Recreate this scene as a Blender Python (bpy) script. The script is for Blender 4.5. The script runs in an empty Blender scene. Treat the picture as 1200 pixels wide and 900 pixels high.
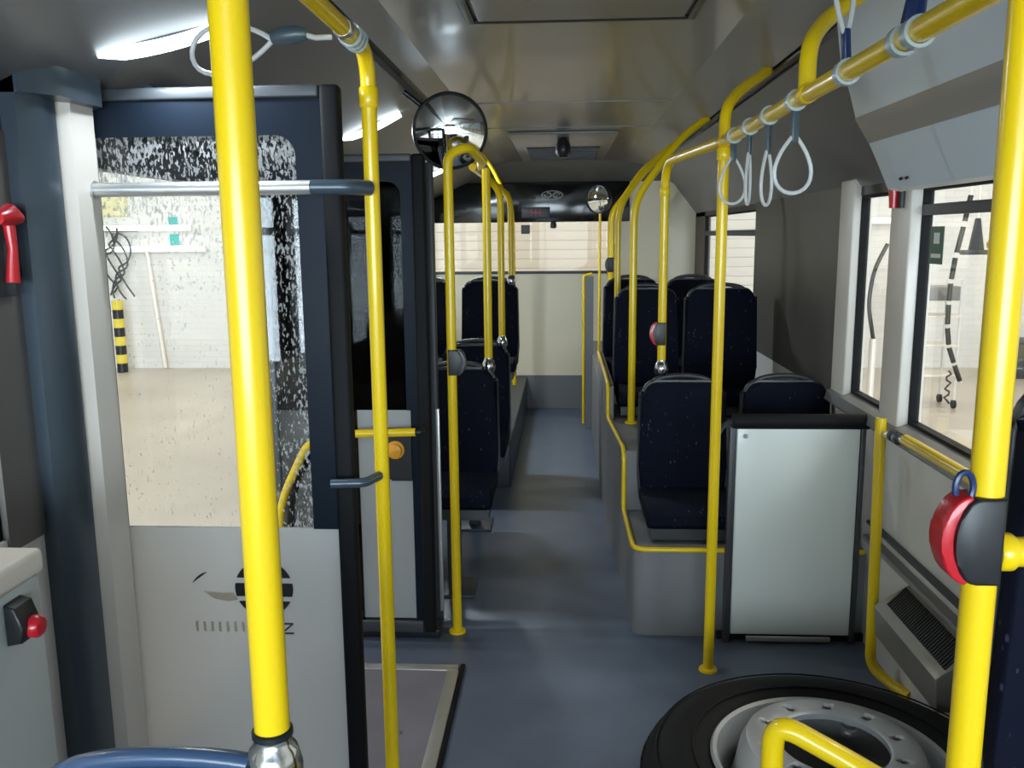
import bpy, bmesh, math, random
from mathutils import Vector as V, Matrix
random.seed(7)
PI = math.pi
S = bpy.context.scene
COL = S.collection
S.view_settings.view_transform = 'Standard'
try: S.view_settings.look = 'None'
except Exception: pass
S.view_settings.gamma = 1.0
S.view_settings.use_curve_mapping = False
S.view_settings.exposure = 0.0

# ------------------------------------------------------------ camera
f = 1018.7
fb = V((60, 175, -f)).normalized()
ub = -V((57, -5950, -f)).normalized()
ub = (ub - fb * ub.dot(fb)).normalized()
xb = fb.cross(ub)
rot = Matrix((xb, fb, ub))                 # camera -> world rotation
cam = bpy.data.objects.new('camera', bpy.data.cameras.new('camera'))
COL.objects.link(cam)
cam.data.sensor_fit = 'HORIZONTAL'; cam.data.sensor_width = 36
cam.data.lens = f / 1200 * 36
cam.data.clip_start = 0.02
cam.matrix_world = Matrix.Translation((0, 0, 1.62)) @ rot.to_4x4()
S.camera = cam

# ------------------------------------------------------------ materials
MATS = {}
def mat(name, col, rough=.5, metal=0., var=.08, vscale=6., bump=0., bscale=200., coat=0., spec=.5, stretch=None):
    m = bpy.data.materials.new(name); m.use_nodes = True
    nt = m.node_tree; N = nt.nodes; L = nt.links
    b = N['Principled BSDF']
    b.inputs['Roughness'].default_value = rough
    b.inputs['Metallic'].default_value = metal
    b.inputs['Coat Weight'].default_value = coat
    b.inputs['Coat Roughness'].default_value = .08
    b.inputs['Specular IOR Level'].default_value = spec
    tc = N.new('ShaderNodeTexCoord'); n = N.new('ShaderNodeTexNoise')
    n.inputs['Scale'].default_value = vscale; n.inputs['Detail'].default_value = 4
    src = tc.outputs['Object']
    if stretch:
        mp = N.new('ShaderNodeMapping'); mp.inputs['Scale'].default_value = stretch
        L.new(src, mp.inputs['Vector']); src = mp.outputs['Vector']
    L.new(src, n.inputs['Vector'])
    r = N.new('ShaderNodeMapRange')
    r.inputs['From Min'].default_value = .3; r.inputs['From Max'].default_value = .7
    r.inputs['To Min'].default_value = 1 - var; r.inputs['To Max'].default_value = 1 + var
    L.new(n.outputs['Fac'], r.inputs['Value'])
    mx = N.new('ShaderNodeVectorMath'); mx.operation = 'SCALE'
    mx.inputs[0].default_value = col
    L.new(r.outputs['Result'], mx.inputs['Scale'])
    L.new(mx.outputs['Vector'], b.inputs['Base Color'])
    if bump:
        n2 = N.new('ShaderNodeTexNoise'); n2.inputs['Scale'].default_value = bscale
        L.new(tc.outputs['Object'], n2.inputs['Vector'])
        bp = N.new('ShaderNodeBump'); bp.inputs['Strength'].default_value = bump; bp.inputs['Distance'].default_value = .002
        L.new(n2.outputs['Fac'], bp.inputs['Height']); L.new(bp.outputs['Normal'], b.inputs['Normal'])
    MATS[name] = m
    return m

yellow = mat('yellow_powder_coat', (.88, .605, .005), .28, 0, .03, 3, coat=.25)
floor_m = mat('floor_vinyl', (.105, .132, .19), .34, 0, .12, 5, .15, 400)
ceil_m = mat('ceiling_laminate', (.205, .195, .18), .3, 0, .05, 1.5, coat=.2)
hatch_m = mat('hatch_laminate', (.22, .215, .21), .35, 0, .04, 1.5)
cove_m = mat('cove_panel', (.19, .188, .19), .38, 0, .05, 2)
covel_m = mat('cove_light_band', (.27, .268, .265), .32, 0, .05, 2)
wall_m = mat('wall_panel_grey', (.78, .75, .72), .45, 0, .05, 2, .05)
sill_m = mat('sill_grey', (.24, .235, .23), .4, 0, .05, 2)
beige_m = mat('beige_panel', (.84, .76, .57), .4, 0, .03, 1.5)
cream_m = mat('cream_pillar', (.80, .75, .68), .4, 0, .04, 2)
taupe_m = mat('taupe_panel', (.105, .095, .08), .5, 0, .05, 2)
darkgrey_m = mat('dark_grey_paint', (.045, .05, .058), .45, 0, .06, 3)
bluegrey_m = mat('blue_grey_profile', (.07, .095, .12), .3, .3, .06, 3)
skirt_m = mat('skirt_grey', (.17, .175, .185), .5, 0, .05, 2)
podium_m = mat('podium_grey', (.20, .20, .205), .5, 0, .06, 3, .1, 500)
black_m = mat('black_plastic', (.012, .013, .015), .4, 0, .1, 8)
rubber_m = mat('black_rubber', (.006, .006, .007), .65, 0, .15, 10, .1, 300, spec=.2)
frit_m = mat('black_glass_border', (.008, .013, .022), .4, 0, .05, 4, spec=.1)
steel_m = mat('brushed_steel', (.62, .62, .62), .28, .9, .08, 8, stretch=(1, 1, 20))
alu_m = mat('aluminium', (.66, .66, .65), .35, .75, .08, 6)
pillar_m = mat('pillar_silver', (.92, .85, .77), .35, .15, .05, 3)
rim_m = mat('rim_silver_paint', (.42, .425, .43), .38, .3, .1, 9)
lam_m = mat('pale_laminate', (.76, .80, .74), .3, 0, .03, 1.5, coat=.2)
box_m = mat('grey_console_laminate', (.56, .60, .61), .35, 0, .03, 1.5)
shell_m = mat('seat_shell_plastic', (.045, .047, .05), .38, 0, .06, 5)
bshell_m = mat('blue_seat_plastic', (.045, .085, .17), .3, 0, .06, 5, coat=.3)
red_m = mat('red_plastic', (.55, .012, .022), .3, 0, .08, 12, coat=.3)
strap_m = mat('white_strap_plastic', (.60, .61, .60), .35, 0, .06, 20)
clearp_m = mat('pale_clamp_plastic', (.42, .50, .52), .2, 0, .06, 20, coat=.3)
navyp_m = mat('navy_plastic', (.012, .03, .11), .3, 0, .1, 20)
teal_m = mat('grey_blue_sleeve', (.06, .09, .11), .35, 0, .08, 20)
flap_m = mat('pale_blue_grey_cover', (.72, .83, .95), .38, 0, .03, 1.2)
flapband_m = mat('grey_cover_band', (.42, .41, .41), .4, 0, .03, 1.2)
hall_wall = mat('hall_wall_white', (.80, .79, .76), .8, 0, .03, 1)
hall_floor = mat('hall_floor_screed', (.52, .47, .40), .35, 0, .12, .7)
white_m = mat('white_paint', (.80, .80, .78), .4, 0, .04, 3)
green_m = mat('green_sticker', (.04, .12, .07), .5, 0, .1, 30)
tealsign_m = mat('teal_sign', (.05, .45, .42), .5, 0, .1, 10)
yell2_m = mat('hazard_yellow', (.80, .66, .08), .5, 0, .08, 10)
paley_m = mat('pale_yellow_sign', (.80, .76, .45), .5, 0, .08, 10)
orange_m = mat('orange_plastic', (.8, .35, .02), .4, 0, .08, 10)
chrome_m = mat('chrome_fitting', (.55, .57, .58), .15, 1., .08, 20)

# brick pattern for the hall rear wall
def brick_wall():
    m = bpy.data.materials.new('painted_blockwork'); m.use_nodes = True
    nt = m.node_tree; N = nt.nodes; L = nt.links; b = N['Principled BSDF']
    b.inputs['Roughness'].default_value = .7
    tc = N.new('ShaderNodeTexCoord'); mp = N.new('ShaderNodeMapping')
    mp.inputs['Rotation'].default_value = (PI / 2, 0, 0)
    br = N.new('ShaderNodeTexBrick')
    br.inputs['Color1'].default_value = (.82, .81, .78, 1); br.inputs['Color2'].default_value = (.78, .77, .75, 1)
    br.inputs['Mortar'].default_value = (.74, .73, .71, 1); br.inputs['Scale'].default_value = 1
    br.inputs['Brick Width'].default_value = .45; br.inputs['Row Height'].default_value = .085; br.inputs['Mortar Size'].default_value = .008
    L.new(tc.outputs['Object'], mp.inputs[0]); L.new(mp.outputs[0], br.inputs[0]); L.new(br.outputs[0], b.inputs['Base Color'])
    return m
brick_m = brick_wall()

def fabric():
    m = bpy.data.materials.new('navy_moquette'); m.use_nodes = True
    nt = m.node_tree; N = nt.nodes; L = nt.links; b = N['Principled BSDF']
    b.inputs['Roughness'].default_value = .75; b.inputs['Sheen Weight'].default_value = .0
    b.inputs['Specular IOR Level'].default_value = .12
    tc = N.new('ShaderNodeTexCoord'); mp = N.new('ShaderNodeMapping'); mp.inputs['Scale'].default_value = (1.3, 1, .6); mp.inputs['Rotation'].default_value = (0, .6, 0)
    v = N.new('ShaderNodeTexVoronoi'); v.inputs['Scale'].default_value = 40
    L.new(tc.outputs['Object'], mp.inputs[0]); L.new(mp.outputs[0], v.inputs['Vector'])
    r = N.new('ShaderNodeValToRGB'); r.color_ramp.elements[0].position = .13; r.color_ramp.elements[1].position = .2
    r.color_ramp.elements[0].color = (1, 1, 1, 1); r.color_ramp.elements[1].color = (0, 0, 0, 1)
    L.new(v.outputs['Distance'], r.inputs[0])
    n = N.new('ShaderNodeTexNoise'); n.inputs['Scale'].default_value = 9; L.new(tc.outputs['Object'], n.inputs['Vector'])
    r2 = N.new('ShaderNodeValToRGB'); r2.color_ramp.elements[0].position = .44; r2.color_ramp.elements[1].position = .56
    L.new(n.outputs['Fac'], r2.inputs[0])
    mu = N.new('ShaderNodeMath'); mu.operation = 'MULTIPLY'; L.new(r.outputs[0], mu.inputs[0]); L.new(r2.outputs[0], mu.inputs[1])
    hs = N.new('ShaderNodeMix'); hs.data_type = 'RGBA'
    hs.inputs[6].default_value = (.012, .03, .10, 1); hs.inputs[7].default_value = (.10, .07, .045, 1)
    sp = N.new('ShaderNodeSeparateColor'); L.new(v.outputs['Color'], sp.inputs[0]); L.new(sp.outputs[0], hs.inputs[0])
    mx = N.new('ShaderNodeMix'); mx.data_type = 'RGBA'; mx.inputs[6].default_value = (.0035, .005, .014, 1)
    L.new(mu.outputs[0], mx.inputs[0]); L.new(hs.outputs[2], mx.inputs[7]); L.new(mx.outputs[2], b.inputs['Base Color'])
    return m
fabric_m = fabric()

def glass(name, tint=(1, 1, 1), refl=.07, drops=None):
    m = bpy.data.materials.new(name); m.use_nodes = True
    nt = m.node_tree; N = nt.nodes; L = nt.links; N.remove(N['Principled BSDF']); out = N['Material Output']
    t = N.new('ShaderNodeBsdfTransparent'); t.inputs[0].default_value = (*tint, 1)
    g = N.new('ShaderNodeBsdfGlossy'); g.inputs['Roughness'].default_value = .02
    lw = N.new('ShaderNodeLayerWeight'); lw.inputs[0].default_value = .25
    mr = N.new('ShaderNodeMapRange'); mr.inputs['To Min'].default_value = refl * .5; mr.inputs['To Max'].default_value = refl * 4
    L.new(lw.outputs['Fresnel'], mr.inputs[0])
    mx = N.new('ShaderNodeMixShader'); L.new(mr.outputs[0], mx.inputs[0]); L.new(t.outputs[0], mx.inputs[1]); L.new(g.outputs[0], mx.inputs[2])
    last = mx
    if drops:
        tc = N.new('ShaderNodeTexCoord'); mp = N.new('ShaderNodeMapping'); mp.inputs['Scale'].default_value = (1, 1, .42)
        n = N.new('ShaderNodeTexNoise'); n.inputs['Scale'].default_value = 150; n.inputs['Detail'].default_value = 2
        L.new(tc.outputs['Object'], mp.inputs[0]); L.new(mp.outputs[0], n.inputs['Vector'])
        big = N.new('ShaderNodeTexNoise'); big.inputs['Scale'].default_value = 7; L.new(tc.outputs['Object'], big.inputs['Vector'])
        se = N.new('ShaderNodeSeparateXYZ'); L.new(tc.outputs['Object'], se.inputs[0])
        def mrn(src, a, b_, c=0., d=1.):
            r = N.new('ShaderNodeMapRange'); r.inputs[1].default_value = a; r.inputs[2].default_value = b_
            r.inputs[3].default_value = c; r.inputs[4].default_value = d; L.new(src, r.inputs[0]); return r.outputs[0]
        top = mrn(se.outputs['Z'], drops[0], drops[1]); side = mrn(se.outputs['X'], drops[2], drops[3])
        mxm = N.new('ShaderNodeMath'); mxm.operation = 'MAXIMUM'; L.new(top, mxm.inputs[0]); L.new(side, mxm.inputs[1])
        th = N.new('ShaderNodeMath'); th.operation = 'MULTIPLY_ADD'; th.inputs[1].default_value = .17; th.inputs[2].default_value = -.165
        L.new(mxm.outputs[0], th.inputs[0])
        b2 = N.new('ShaderNodeMath'); b2.operation = 'MULTIPLY_ADD'; b2.inputs[1].default_value = .22; L.new(big.outputs[0], b2.inputs[0]); L.new(th.outputs[0], b2.inputs[2])
        ad = N.new('ShaderNodeMath'); ad.operation = 'ADD'; L.new(n.outputs[0], ad.inputs[0]); L.new(b2.outputs[0], ad.inputs[1])
        fac = mrn(ad.outputs[0], .64, .70, 0, .8)
        tr = N.new('ShaderNodeBsdfTranslucent'); tr.inputs[0].default_value = (.8, .8, .8, 1)
        df = N.new('ShaderNodeBsdfDiffuse'); df.inputs[0].default_value = (.75, .76, .78, 1)
        m1 = N.new('ShaderNodeMixShader'); m1.inputs[0].default_value = .35; L.new(tr.outputs[0], m1.inputs[1]); L.new(df.outputs[0], m1.inputs[2])
        m2 = N.new('ShaderNodeMixShader'); L.new(fac, m2.inputs[0]); L.new(mx.outputs[0], m2.inputs[1]); L.new(m1.outputs[0], m2.inputs[2])
        last = m2
    L.new(last.outputs[0], out.inputs[0])
    return m
glass_m = glass('window_glass', (.97, .98, .97), .05)
doorglass_m = glass('door_glass_wet', (.95, .97, .97), .05, drops=(1.40, 1.80, .06, .24))
farglass_m = glass('door_glass_dark', (.16, .17, .18), .018)

def frosted():
    m = bpy.data.materials.new('frosted_film'); m.use_nodes = True
    nt = m.node_tree; N = nt.nodes; L = nt.links; N.remove(N['Principled BSDF']); out = N['Material Output']
    tc = N.new('ShaderNodeTexCoord'); n = N.new('ShaderNodeTexNoise'); n.inputs['Scale'].default_value = 2.2
    L.new(tc.outputs['Object'], n.inputs['Vector'])
    cr = N.new('ShaderNodeValToRGB'); cr.color_ramp.elements[0].color = (.93, .94, .94, 1); cr.color_ramp.elements[1].color = (.98, .99, .99, 1)
    cr.color_ramp.elements[0].position = .35; cr.color_ramp.elements[1].position = .6
    L.new(n.outputs[0], cr.inputs[0])
    a = N.new('ShaderNodeBsdfTranslucent'); d = N.new('ShaderNodeBsdfDiffuse'); t = N.new('ShaderNodeBsdfRefraction'); t.inputs['Roughness'].default_value = .4; t.inputs['IOR'].default_value = 1.15
    L.new(cr.outputs[0], a.inputs[0]); d.inputs[0].default_value = (.88, .91, .92, 1)
    m1 = N.new('ShaderNodeMixShader'); m1.inputs[0].default_value = .45; L.new(a.outputs[0], m1.inputs[1]); L.new(d.outputs[0], m1.inputs[2])
    m2 = N.new('ShaderNodeMixShader'); m2.inputs[0].default_value = .28; L.new(m1.outputs[0], m2.inputs[1]); L.new(t.outputs[0], m2.inputs[2])
    L.new(m2.outputs[0], out.inputs[0]); return m
frost_m = frosted()
peach_m = frosted(); peach_m.name = 'peach_print'
for _q in peach_m.node_tree.nodes:
    if _q.type == 'VALTORGB':
        _q.color_ramp.elements[0].color = (.90, .82, .70, 1); _q.color_ramp.elements[1].color = (.95, .86, .74, 1)
    if _q.type == 'BSDF_DIFFUSE': _q.inputs[0].default_value = (.88, .80, .68, 1)

def emis(name, col, st):
    m = bpy.data.materials.new(name); m.use_nodes = True
    nt = m.node_tree; N = nt.nodes; b = N['Principled BSDF']
    b.inputs['Base Color'].default_value = (*col, 1); b.inputs['Emission Color'].default_value = (*col, 1)
    b.inputs['Emission Strength'].default_value = st; return m
led_m = emis('led_diffuser', (.80, .93, 1.), 7)
tube_m = emis('hall_tube', (1., .97, .9), 1.6)
redled_m = emis('red_display', (.35, .02, .05), .12)
mirror_m = bpy.data.materials.new('mirror_face'); mirror_m.use_nodes = True
_b = mirror_m.node_tree.nodes['Principled BSDF']; _b.inputs['Metallic'].default_value = 1; _b.inputs['Roughness'].default_value = .02
_b.inputs['Base Color'].default_value = (.88, .9, .9, 1)
_n = mirror_m.node_tree.nodes.new('ShaderNodeTexNoise'); _n.inputs['Scale'].default_value = 5
_r = mirror_m.node_tree.nodes.new('ShaderNodeMapRange'); _r.inputs[3].default_value = .015; _r.inputs[4].default_value = .035
mirror_m.node_tree.links.new(_n.outputs[0], _r.inputs[0]); mirror_m.node_tree.links.new(_r.outputs[0], _b.inputs['Roughness'])

# ------------------------------------------------------------ mesh builder
def fillet(pts, r, n=6):
    pts = [V(p) for p in pts]; out = [pts[0]]
    for i in range(1, len(pts) - 1):
        a, b, c = pts[i - 1], pts[i], pts[i + 1]
        d1 = (a - b); d2 = (c - b)
        rr = min(r, d1.length * .49, d2.length * .49)
        p1 = b + d1.normalized() * rr; p2 = b + d2.normalized() * rr
        for k in range(n + 1):
            t = k / n
            out.append(p1 * (1 - t) ** 2 + b * 2 * t * (1 - t) + p2 * t * t)
    out.append(pts[-1]); return out

class MB:
    def __init__(s): s.bm = bmesh.new()
    def box(s, x0, x1, y0, y1, z0, z1, bev=0, M=None):
        g = bmesh.new()
        bmesh.ops.create_cube(g, size=1)
        for v in g.verts:
            v.co = V(((x0 + x1) / 2 + v.co.x * (x1 - x0), (y0 + y1) / 2 + v.co.y * (y1 - y0), (z0 + z1) / 2 + v.co.z * (z1 - z0)))
        if bev:
            bmesh.ops.bevel(g, geom=list(g.edges), offset=min(bev, abs(x1 - x0) * .45, abs(y1 - y0) * .45, abs(z1 - z0) * .45), segments=3, profile=.5, affect='EDGES')
        s.join(g, M); return s
    def join(s, g, M=None):
        if M: bmesh.ops.transform(g, matrix=M, verts=g.verts)
        bmesh.ops.recalc_face_normals(g, faces=g.faces)
        me = bpy.data.meshes.new('t'); g.to_mesh(me); g.free(); s.bm.from_mesh(me); bpy.data.meshes.remove(me)
    def tube(s, pts, r, seg=14, fil=0, closed=False, cap=True):
        if fil: pts = fillet(pts, fil)
        pts = [V(p) for p in pts]; n = len(pts); g = bmesh.new()
        T = []
        for i in range(n):
            if closed: t = pts[(i + 1) % n] - pts[i - 1]
            else: t = pts[min(i + 1, n - 1)] - pts[max(i - 1, 0)]
            T.append(t.normalized())
        up = V((0, 0, 1)) if abs(T[0].z) < .9 else V((1, 0, 0))
        nrm = (up - T[0] * up.dot(T[0])).normalized(); rings = []
        for i in range(n):
            nrm = (nrm - T[i] * nrm.dot(T[i])).normalized(); bi = T[i].cross(nrm)
            rr = r[i] if isinstance(r, (list, tuple)) else r
            rings.append([g.verts.new(pts[i] + (nrm * math.cos(2 * PI * k / seg) + bi * math.sin(2 * PI * k / seg)) * rr) for k in range(seg)])
        for i in range(n if closed else n - 1):
            a, b = rings[i], rings[(i + 1) % n]
            for k in range(seg): g.faces.new((a[k], a[(k + 1) % seg], b[(k + 1) % seg], b[k]))
        if cap and not closed: g.faces.new(rings[0]); g.faces.new(rings[-1][::-1])
        s.join(g); return s
    def lathe(s, prof, seg=48, M=None):            # profile (r,z) about z
        g = bmesh.new(); rings = []
        for (r, z) in prof:
            rings.append([g.verts.new((max(r, 1e-5) * math.cos(2 * PI * k / seg), max(r, 1e-5) * math.sin(2 * PI * k / seg), z)) for k in range(seg)])
        for a, b in zip(rings, rings[1:]):
            for k in range(seg): g.faces.new((a[k], a[(k + 1) % seg], b[(k + 1) % seg], b[k]))
        bmesh.ops.remove_doubles(g, verts=g.verts, dist=2e-5)
        s.join(g, M); return s
    def prism(s, poly, axis, a, b, bev=0, M=None):  # poly of 2-tuples in the two other axes (order kept x<y<z)
        g = bmesh.new()
        def p3(p, t):
            return {'x': (t, p[0], p[1]), 'y': (p[0], t, p[1]), 'z': (p[0], p[1], t)}[axis]
        A = [g.verts.new(p3(p, a)) for p in poly]; B = [g.verts.new(p3(p, b)) for p in poly]
        n = len(poly); g.faces.new(A); g.faces.new(B[::-1])
        for i in range(n): g.faces.new((A[i], A[(i + 1) % n], B[(i + 1) % n], B[i]))
        if bev:
            es = [e for e in g.edges if (e.verts[0] in A) == (e.verts[1] in A)]
            bmesh.ops.bevel(g, geom=es, offset=bev, segments=3, profile=.5, affect='EDGES')
        s.join(g, M); return s
    def build(s, name, m, parent=None, origin=None, smooth=40):
        me = bpy.data.meshes.new(name)
        if parent is not None: o0 = V(parent['_o'])
        elif origin is not None: o0 = V(origin)
        else:
            xs = [v.co for v in s.bm.verts]
            o0 = V(((min(c.x for c in xs) + max(c.x for c in xs)) / 2, (min(c.y for c in xs) + max(c.y for c in xs)) / 2, min(c.z for c in xs)))
        bmesh.ops.translate(s.bm, vec=-o0, verts=s.bm.verts)
        ca = math.radians(smooth)
        for fc in s.bm.faces: fc.smooth = True
        for e in s.bm.edges:
            if len(e.link_faces) == 2: e.smooth = e.calc_face_angle(0) < ca
        s.bm.to_mesh(me); s.bm.free()
        me.materials.append(m)
        o = bpy.data.objects.new(name, me); COL.objects.link(o)
        o['_o'] = tuple(o0)
        if parent is not None: o.parent = parent
        else: o.location = o0
        return o

def text_mb(txt, size, depth, M):
    cu = bpy.data.curves.new('t', 'FONT'); cu.body = txt; cu.size = size; cu.extrude = depth; cu.align_x = 'CENTER'; cu.align_y = 'CENTER'
    o = bpy.data.objects.new('t', cu); COL.objects.link(o)
    dg = bpy.context.evaluated_depsgraph_get(); me = bpy.data.meshes.new_from_object(o.evaluated_get(dg))
    g = bmesh.new(); g.from_mesh(me); bpy.data.objects.remove(o); bpy.data.curves.remove(cu); bpy.data.meshes.remove(me)
    k = MB(); k.join(g, M); return k

def thing(name, label, cat, loc, group=None):
    o = bpy.data.objects.new(name, None); COL.objects.link(o)
    o.location = loc; o['_o'] = tuple(loc); o.empty_display_size = .1
    o['label'] = label; o['category'] = cat
    if group: o['group'] = group
    return o
def tag(o, label, cat, group=None):
    o['label'] = label; o['category'] = cat
    if group: o['group'] = group
    return o
def struct(o): o['kind'] = 'structure'; return o
def copy_tree(o, loc, label=None, rz=None, parent=None):
    c = o.copy(); COL.objects.link(c)
    if parent is None:
        c.location = loc
        if label: c['label'] = label
        if rz is not None: c.rotation_euler = (0, 0, rz)
    else: c.parent = parent
    for ch in [x for x in bpy.data.objects if x.parent == o]: copy_tree(ch, None, None, None, c)
    return c
def B(*a, **k): return MB().box(*a, **k)

# ------------------------------------------------------------ the bus shell
YF, YR = -2.6, 8.1
struct(B(-1.25, 1.25, YF, YR + .05, -.06, 0).build('floor', floor_m))
struct(MB().prism([(-.5, 2.25), (.53, 2.25), (.53, 2.31), (-.5, 2.31)], 'y', YF, YR + .05).build('ceiling', ceil_m))
# right roof cove: light band, dark gap, sloped panel
struct(MB().prism([(.53, 2.25), (.752, 2.205), (.757, 2.26), (.53, 2.31)], 'y', YF, YR).build('trim_1', covel_m))
struct(MB().prism([(.752, 2.225), (.80, 2.215), (.80, 2.26), (.752, 2.26)], 'y', YF, YR).build('trim_2', black_m))
struct(MB().prism([(.80, 2.19), (1.0, 2.06), (1.2, 1.80), (1.25, 1.80), (1.25, 2.28), (.80, 2.26)], 'y', YF, YR).build('trim_3', cove_m))
# left cove
struct(MB().prism([(-.5, 2.25), (-.59, 2.215), (-.59, 2.28), (-.5, 2.31)], 'y', YF, YR).build('trim_4', covel_m))
struct(MB().prism([(-.59, 2.235), (-.63, 2.225), (-.63, 2.27), (-.59, 2.28)], 'y', YF, YR).build('trim_5', black_m))
struct(MB().prism([(-.63, 2.198), (-.95, 2.058), (-1.2, 1.95), (-1.25, 1.95), (-1.25, 2.3), (-.63, 2.27)], 'y', YF, YR).build('trim_6', cove_m))
struct(MB().prism([(-1.2, 1.95), (-1.06, 2.01), (-1.03, 1.985), (-1.06, 1.955), (-1.2, 1.90)], 'y', 2.27, 3.36).build('trim_7', bluegrey_m))

# right wall: below windows, sill, header, pillars
struct(B(1.2, 1.25, YF, YR, 0, .90).build('wall_right', wall_m))
struct(MB().prism([(1.2, .955), (1.155, .94), (1.145, .90), (1.2, .86), (1.25, .86), (1.25, .955)], 'y', YF, 3.83).build('trim_8', sill_m))
struct(B(1.2, 1.25, YF, YR, 1.765, 1.81).build('trim_9', black_m))
struct(B(1.195, 1.25, 3.83, 5.58, .9, 1.83).build('trim_10', taupe_m))
struct(B(1.17, 1.25, 3.66, 3.83, .93, 1.83, .008).build('trim_11', cream_m))
struct(B(1.165, 1.25, 3.05, 3.23, .93, 1.83, .008).build('trim_12', cream_m))
struct(B(1.2, 1.25, 5.58, YR, .9, 1.0).build('trim_13', sill_m))
struct(B(1.2, 1.25, 7.58, YR, .95, 1.83).build('trim_14', mat('brown_pillar', (.10, .07, .06), .5)))
def window_x(n, x, y0, y1, z0, z1, bar=None, t=.012, rail_m=black_m):
    root = B(x, x + .006, y0, y1, z0, z1).build('window_%d' % n, glass_m); struct(root)
    k = MB()
    for a in ((y0, y0 + t, z0, z1), (y1 - t, y1, z0, z1), (y0 + t, y1 - t, z0, z0 + t), (y0 + t, y1 - t, z1 - t, z1)):
        k.box(x - .012, x + .02, *a)
    k.build('window_frame', rubber_m, root)
    if bar:
        k = MB().box(x - .016, x + .018, y0 + t, y1 - t, bar[0], bar[1], .004); k.build('vent_bar', darkgrey_m, root)
    return root
window_x(1, 1.215, -.55, 3.05, .955, 1.765, (1.672, 1.708))
window_x(2, 1.215, 3.23, 3.66, .955, 1.765)
window_x(3, 1.215, 5.58, 7.58, 1.0, 1.765, (1.60, 1.64))
window_x(7, 1.215, YF + .1, -.65, .955, 1.765)
struct(B(1.17, 1.25, -.65, -.55, .93, 1.83).build('trim_15', cream_m))

# left wall
struct(B(-1.25, -1.2, YF, 1.87, 0, .98).build('wall_left', wall_m))
struct(B(-1.25, -1.2, 3.42, YR, 0, .98).build('wall_left.001', wall_m))
struct(B(-1.25, -1.2, YF, YR, 1.80, 1.97).build('trim_16', darkgrey_m))
struct(B(-1.25, -1.195, 1.73, 1.86, .95, 1.85).build('trim_17', mat('brown_grey_panel', (.13, .12, .11), .5)))
struct(MB().prism([(-1.25, 1.86), (-1.165, 1.86), (-1.14, 1.90), (-1.15, 1.985), (-1.25, 2.0)], 'z', -.02, 1.985).build('trim_18', bluegrey_m))
struct(MB().prism([(-1.25, 2.0), (-1.165, 1.99), (-1.135, 2.02), (-1.13, 2.11), (-1.15, 2.13), (-1.25, 2.13)], 'z', -.02, 1.93).build('trim_19', pillar_m))
struct(B(-1.25, -1.155, 2.13, 2.165, -.02, 1.95, .006).build('trim_20', alu_m))
struct(B(-1.24, -1.18, 2.166, 2.21, -.02, 1.95, .01).build('trim_21', rubber_m))
struct(MB().prism([(-1.25, 1.86), (-1.15, 1.86), (-1.10, 1.92), (-1.10, 2.10), (-1.14, 2.14), (-1.25, 2.14)], 'z', 1.93, 2.02).build('trim_22', bluegrey_m))
struct(B(-1.25, -1.16, 3.37, 3.47, -.02, 1.95, .01).build('trim_23', darkgrey_m))
def lwin(n, y0, y1, z0=.98, z1=1.80): window_x(n, -1.23, y0, y1, z0, z1, (1.63, 1.66))
lwin(4, 3.47, 5.5); lwin(5, 5.56, 7.9); lwin(6, .55, 1.73); lwin(8, YF + .1, .45)
for i, (a, b) in enumerate(((5.5, 5.56), (7.9, YR), (.45, .55))):
    struct(B(-1.25, -1.19, a, b, .95, 1.85).build('trim_%d' % (24 + i), darkgrey_m))

# rear end
k = MB()
k.box(-1.25, 1.25, YR, YR + .06, 0, .315)
struct(k.build('wall_rear', skirt_m))
k = MB(); k.box(-1.25, 1.25, YR, YR + .05, .315, 1.275); k.box(.44, 1.25, YR, YR + .05, 1.275, 2.1)
struct(k.build('wall_rear.001', beige_m))
struct(B(-1.25, .60, YR - .03, YR + .05, 1.735, 2.09, .01).build('wall_rear.002', mat('black_gloss_header', (.006, .007, .008), .12)))
struct(MB().prism([(YR - .10, 2.10), (YR + .05, 2.085), (YR + .05, 2.28), (YR - .35, 2.26)], 'x', -1.2, 1.2).build('trim_27', mat('rear_drop_panel', (.14, .14, .135), .4)))
w = struct(B(-1.2, .44, YR + .02, YR + .026, 1.275, 1.735).build('window_9', glass('rear_glass', (.90, .88, .84), .012)))
k = MB(); k.box(-1.2, .44, YR - .012, YR + .04, 1.265, 1.29); k.build('window_frame', darkgrey_m, w)
k = MB(); k.tube([(.44, YR - .02, 1.27), (.55, YR - .02, 1.97)], .012, 10); k.build('gasket', rubber_m, w)
# front end behind the camera
k = MB(); k.box(-1.25, 1.25, YF - .05, YF, -.05, .8); k.box(-1.25, 1.25, YF - .05, YF, 1.95, 2.3)
struct(k.build('wall_front', darkgrey_m))
struct(B(-1.2, 1.2, YF - .03, YF - .024, .8, 1.95).build('window_10', glass_m))

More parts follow.
